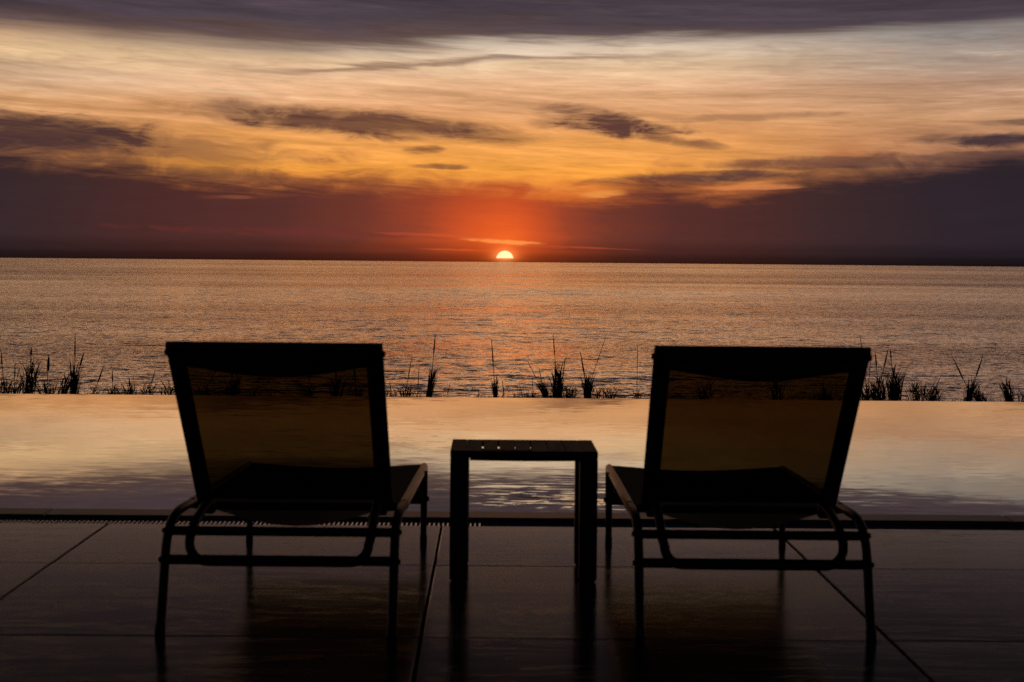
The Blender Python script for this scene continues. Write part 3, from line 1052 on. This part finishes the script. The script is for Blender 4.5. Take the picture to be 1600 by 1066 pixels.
LABELS = [
    'reed with a thin plume cut by the left picture edge',
    'low bushy reed with two short thin spikes, second from the left picture edge',
    'fanned leafy reed with a small round plume on its short top stalk',
    'low reed carrying one thick club shaped plume above its leaves',
    'leaning leafy tuft without plume, just left of the tallest left reed',
    'tallest left reed, dense leaves with one upright and one leaning plume',
    'tiny tuft with a slanting plume in the gap right of the tallest left reed',
    'small tuft whose short spike leans left, beyond the slanting plume tuft',
    'small upright tuft with a middle spike, flanked by two very low tufts',
    'very low tuft without plume, on the left of the small upright tuft',
    'very low tuft without plume, on the right of the small upright tuft',
    'fanned tuft with a right leaning spike, second reed out from left side of left lounger',
    'wide ragged tuft directly beside the left side of the left lounger',
    'narrow tuft at the left lounger edge, touching its left upright',
    'tuft with long curved plume behind the left upright of the left lounger',
    'dense dark reed seen faintly through the left part of left lounger mesh',
    'thin plumed reed behind the middle of the left lounger mesh',
    'dense plumed reed behind the right half of the left lounger mesh',
    'tall thin plumed reed behind the right upright of left lounger',
    'small tuft with short spike right beside the left lounger right upright',
    'low bushy tuft with a long plume leaning right, near left lounger right side',
    'lone thin straight spike rising from a very low tuft beside a dense leaning reed',
    'dense right leaning reed with a tall plume, between left lounger and sun path',
    'single short curved blade left of the sun path, a few thin leaves only',
    'tiny sprout of a few blades in the bare stretch left of sun path',
    'slender reed with very long double plume standing under the sun',
    'thin left leaning spike just right of the slender reed under the sun',
    'tiny low tuft without plume, first right of the sun path',
    'faint single spike standing in front of a left leaning feathery reed',
    'left leaning feathery reed with two thin slanting plumes',
    'airy tall reed with upright plume, highest between the sun and right lounger',
    'low dense bush of reed leaves between two taller plumed reeds',
    'dense dark reed with a left leaning plume and one long thin wand',
    'sparse low blades at the right foot of the reed with a long wand',
    'small open fan of leaves without plume, left of the right lounger',
    'small tuft with a hair thin tall stem next to right lounger left upright',
    'wide reed seen faintly through the left part of right lounger mesh',
    'left leaning reed seen faintly through the middle of right lounger mesh',
    'reed seen faintly behind the right upright of the right lounger',
    'reed clump at right lounger corner with a tall plume leaning left above it',
    'reed with two plumes in a narrow V, right of the right lounger',
    'thickest egg shaped leaf clump with one short plume, right of the V plumed reed',
    'upright fan of leaves with small spike, first past the thickest clump',
    'wide low fan of leaves with thin spike, second past the thickest clump',
    'almost bare sprig of a few very low blades near right edge',
    'reed with two long plumes crossed in a wide X near right edge',
    'right arching leafy stem beside the reed with X crossed plumes',
    'left leaning leafy stem close to the right picture edge',
    'low tuft cut by the right picture edge',
]


def blade(mb, root, tip, bow, r, n=6):
    root, tip = Vector(root), Vector(tip)
    pts = []
    for k in range(n):
        t = k / (n - 1)
        p = root.lerp(tip, t) + Vector(bow) * (sin(pi * t * 0.5) - t) + Vector((0, 0, 0.0))
        pts.append(tuple(p))
    mb.spike(pts, r)


for idx, (x, y, zb_, lean, hh, spread, nb, spikes) in enumerate(PLANTS):
    zr = land_z(x, y) - 0.05
    root = empty('reed_plant', (x, y, zr))
    d0 = zb_ - zr
    mb = MB()
    for k in range(int(nb * 1.8)):
        t = rnd.random()
        full_ = rnd.random() < 0.5
        hgt = hh * (rnd.uniform(0.78, 1.2) if full_ else rnd.uniform(0.3, 0.95))
        ang = rnd.uniform(-1, 1)
        w_ = spread * ang * (0.45 + 0.75 * hgt / max(hh, 1e-3)) * 1.15
        s0 = min(0.05, spread * 0.22)
        stem_x = lean * max(0.0, hgt / hh - 0.25) * 0.7
        stalk = rnd.choice((-0.55, -0.15, 0.2, 0.6)) * spread
        b0 = (rnd.uniform(-s0, s0) * 0.5 + stalk * 0.55 + stem_x * 0.15, rnd.uniform(-0.08, 0.08), d0 - rnd.uniform(0.02, 0.12))
        # blades leave the stems at different heights
        lift = rnd.random() ** 1.1 * 0.68 * hgt
        b1 = (b0[0] + lean * lift / hh * 0.9 + stalk * 0.5 * lift / hh, b0[1], d0 + lift)
        tip = (b0[0] + lean * hgt / hh + w_, b0[1] + rnd.uniform(-0.1, 0.1), d0 + hgt * (1.0 if rnd.random() < 0.8 else 0.86))
        src = b0 if (k % 3 == 0 or lift < 0.03) else b1
        if src is b1 and tip[2] - b1[2] < 0.03:
            tip = (tip[0], tip[1], b1[2] + 0.05)
        bow = ((-w_ * 0.9), 0, hgt * 0.55 * rnd.random())
        blade(mb, src, tip, bow, rnd.uniform(0.0042, 0.0078))
    # a few upright stems carry the leaves
    for k in range(max(1, nb // 14)):
        q = rnd.uniform(-0.25, 0.25) * spread
        blade(mb, (q * 0.3, 0, 0.0), (q + lean * 0.85, 0, d0 + hh * 0.85), (0, 0, 0), 0.009)
    tag(mb.obj('leaves', M_LEAF, root), kind='stuff')
    for (tx, tz, pl, pw) in spikes:
        tip = Vector((tx - x, rnd.uniform(-0.03, 0.03), tz - zr))
        base = Vector((lean * 0.15, 0, 0))
        mid_ = Vector((lean * 0.55, 0, d0 + hh * 0.4))
        # straight where the plume stands, bending in from the clump
        dirn = (tip - mid_).normalized()
        neck = tip - dirn * pl
        path = smooth_path([base, (base + mid_) * 0.5 + Vector((lean * 0.05, 0, 0)), mid_, neck, tip], 5)
        mb = MB()
        nst = len(path)
        mb.tube(path, [0.0062 - 0.0030 * k / (nst - 1) for k in range(nst)], n=5, side=(1, 0, 0))
        st = mb.obj('stem', M_LEAF, root)
        mb = MB()
        if pw > 0.012:
            core = [neck.lerp(tip, k / 6) for k in range(7)]
            rad = [pw * 0.5 * v_ for v_ in (0.25, 0.62, 0.72, 0.66, 0.52, 0.34, 0.08)]
            mb.tube(core, rad, n=7, side=(1, 0, 0))
            for k in range(34):
                t = rnd.uniform(0.0, 0.92)
                p0 = neck.lerp(tip, t)
                a = rnd.uniform(0, 2 * pi)
                ww = pw * (0.62 - 0.45 * t) * rnd.uniform(0.5, 1.15)
                p1 = p0 + dirn * pl * rnd.uniform(0.08, 0.16) + Vector((cos(a) * ww, sin(a) * ww, 0))
                mb.spike([tuple(p0), tuple(p0.lerp(p1, 0.5) + Vector((cos(a), sin(a), 0)) * ww * 0.2), tuple(p1)], 0.0028)
        else:
            core = [neck.lerp(tip, k / 5) for k in range(6)]
            mb.tube(core, [pw * 0.5 * v_ for v_ in (0.4, 0.9, 0.7, 1.0, 0.6, 0.1)], n=5, side=(1, 0, 0))
        mb.obj('plume', M_PLUME, st)
    tag(root, LABELS[idx], 'reed', 'reeds growing beyond the far pool edge')
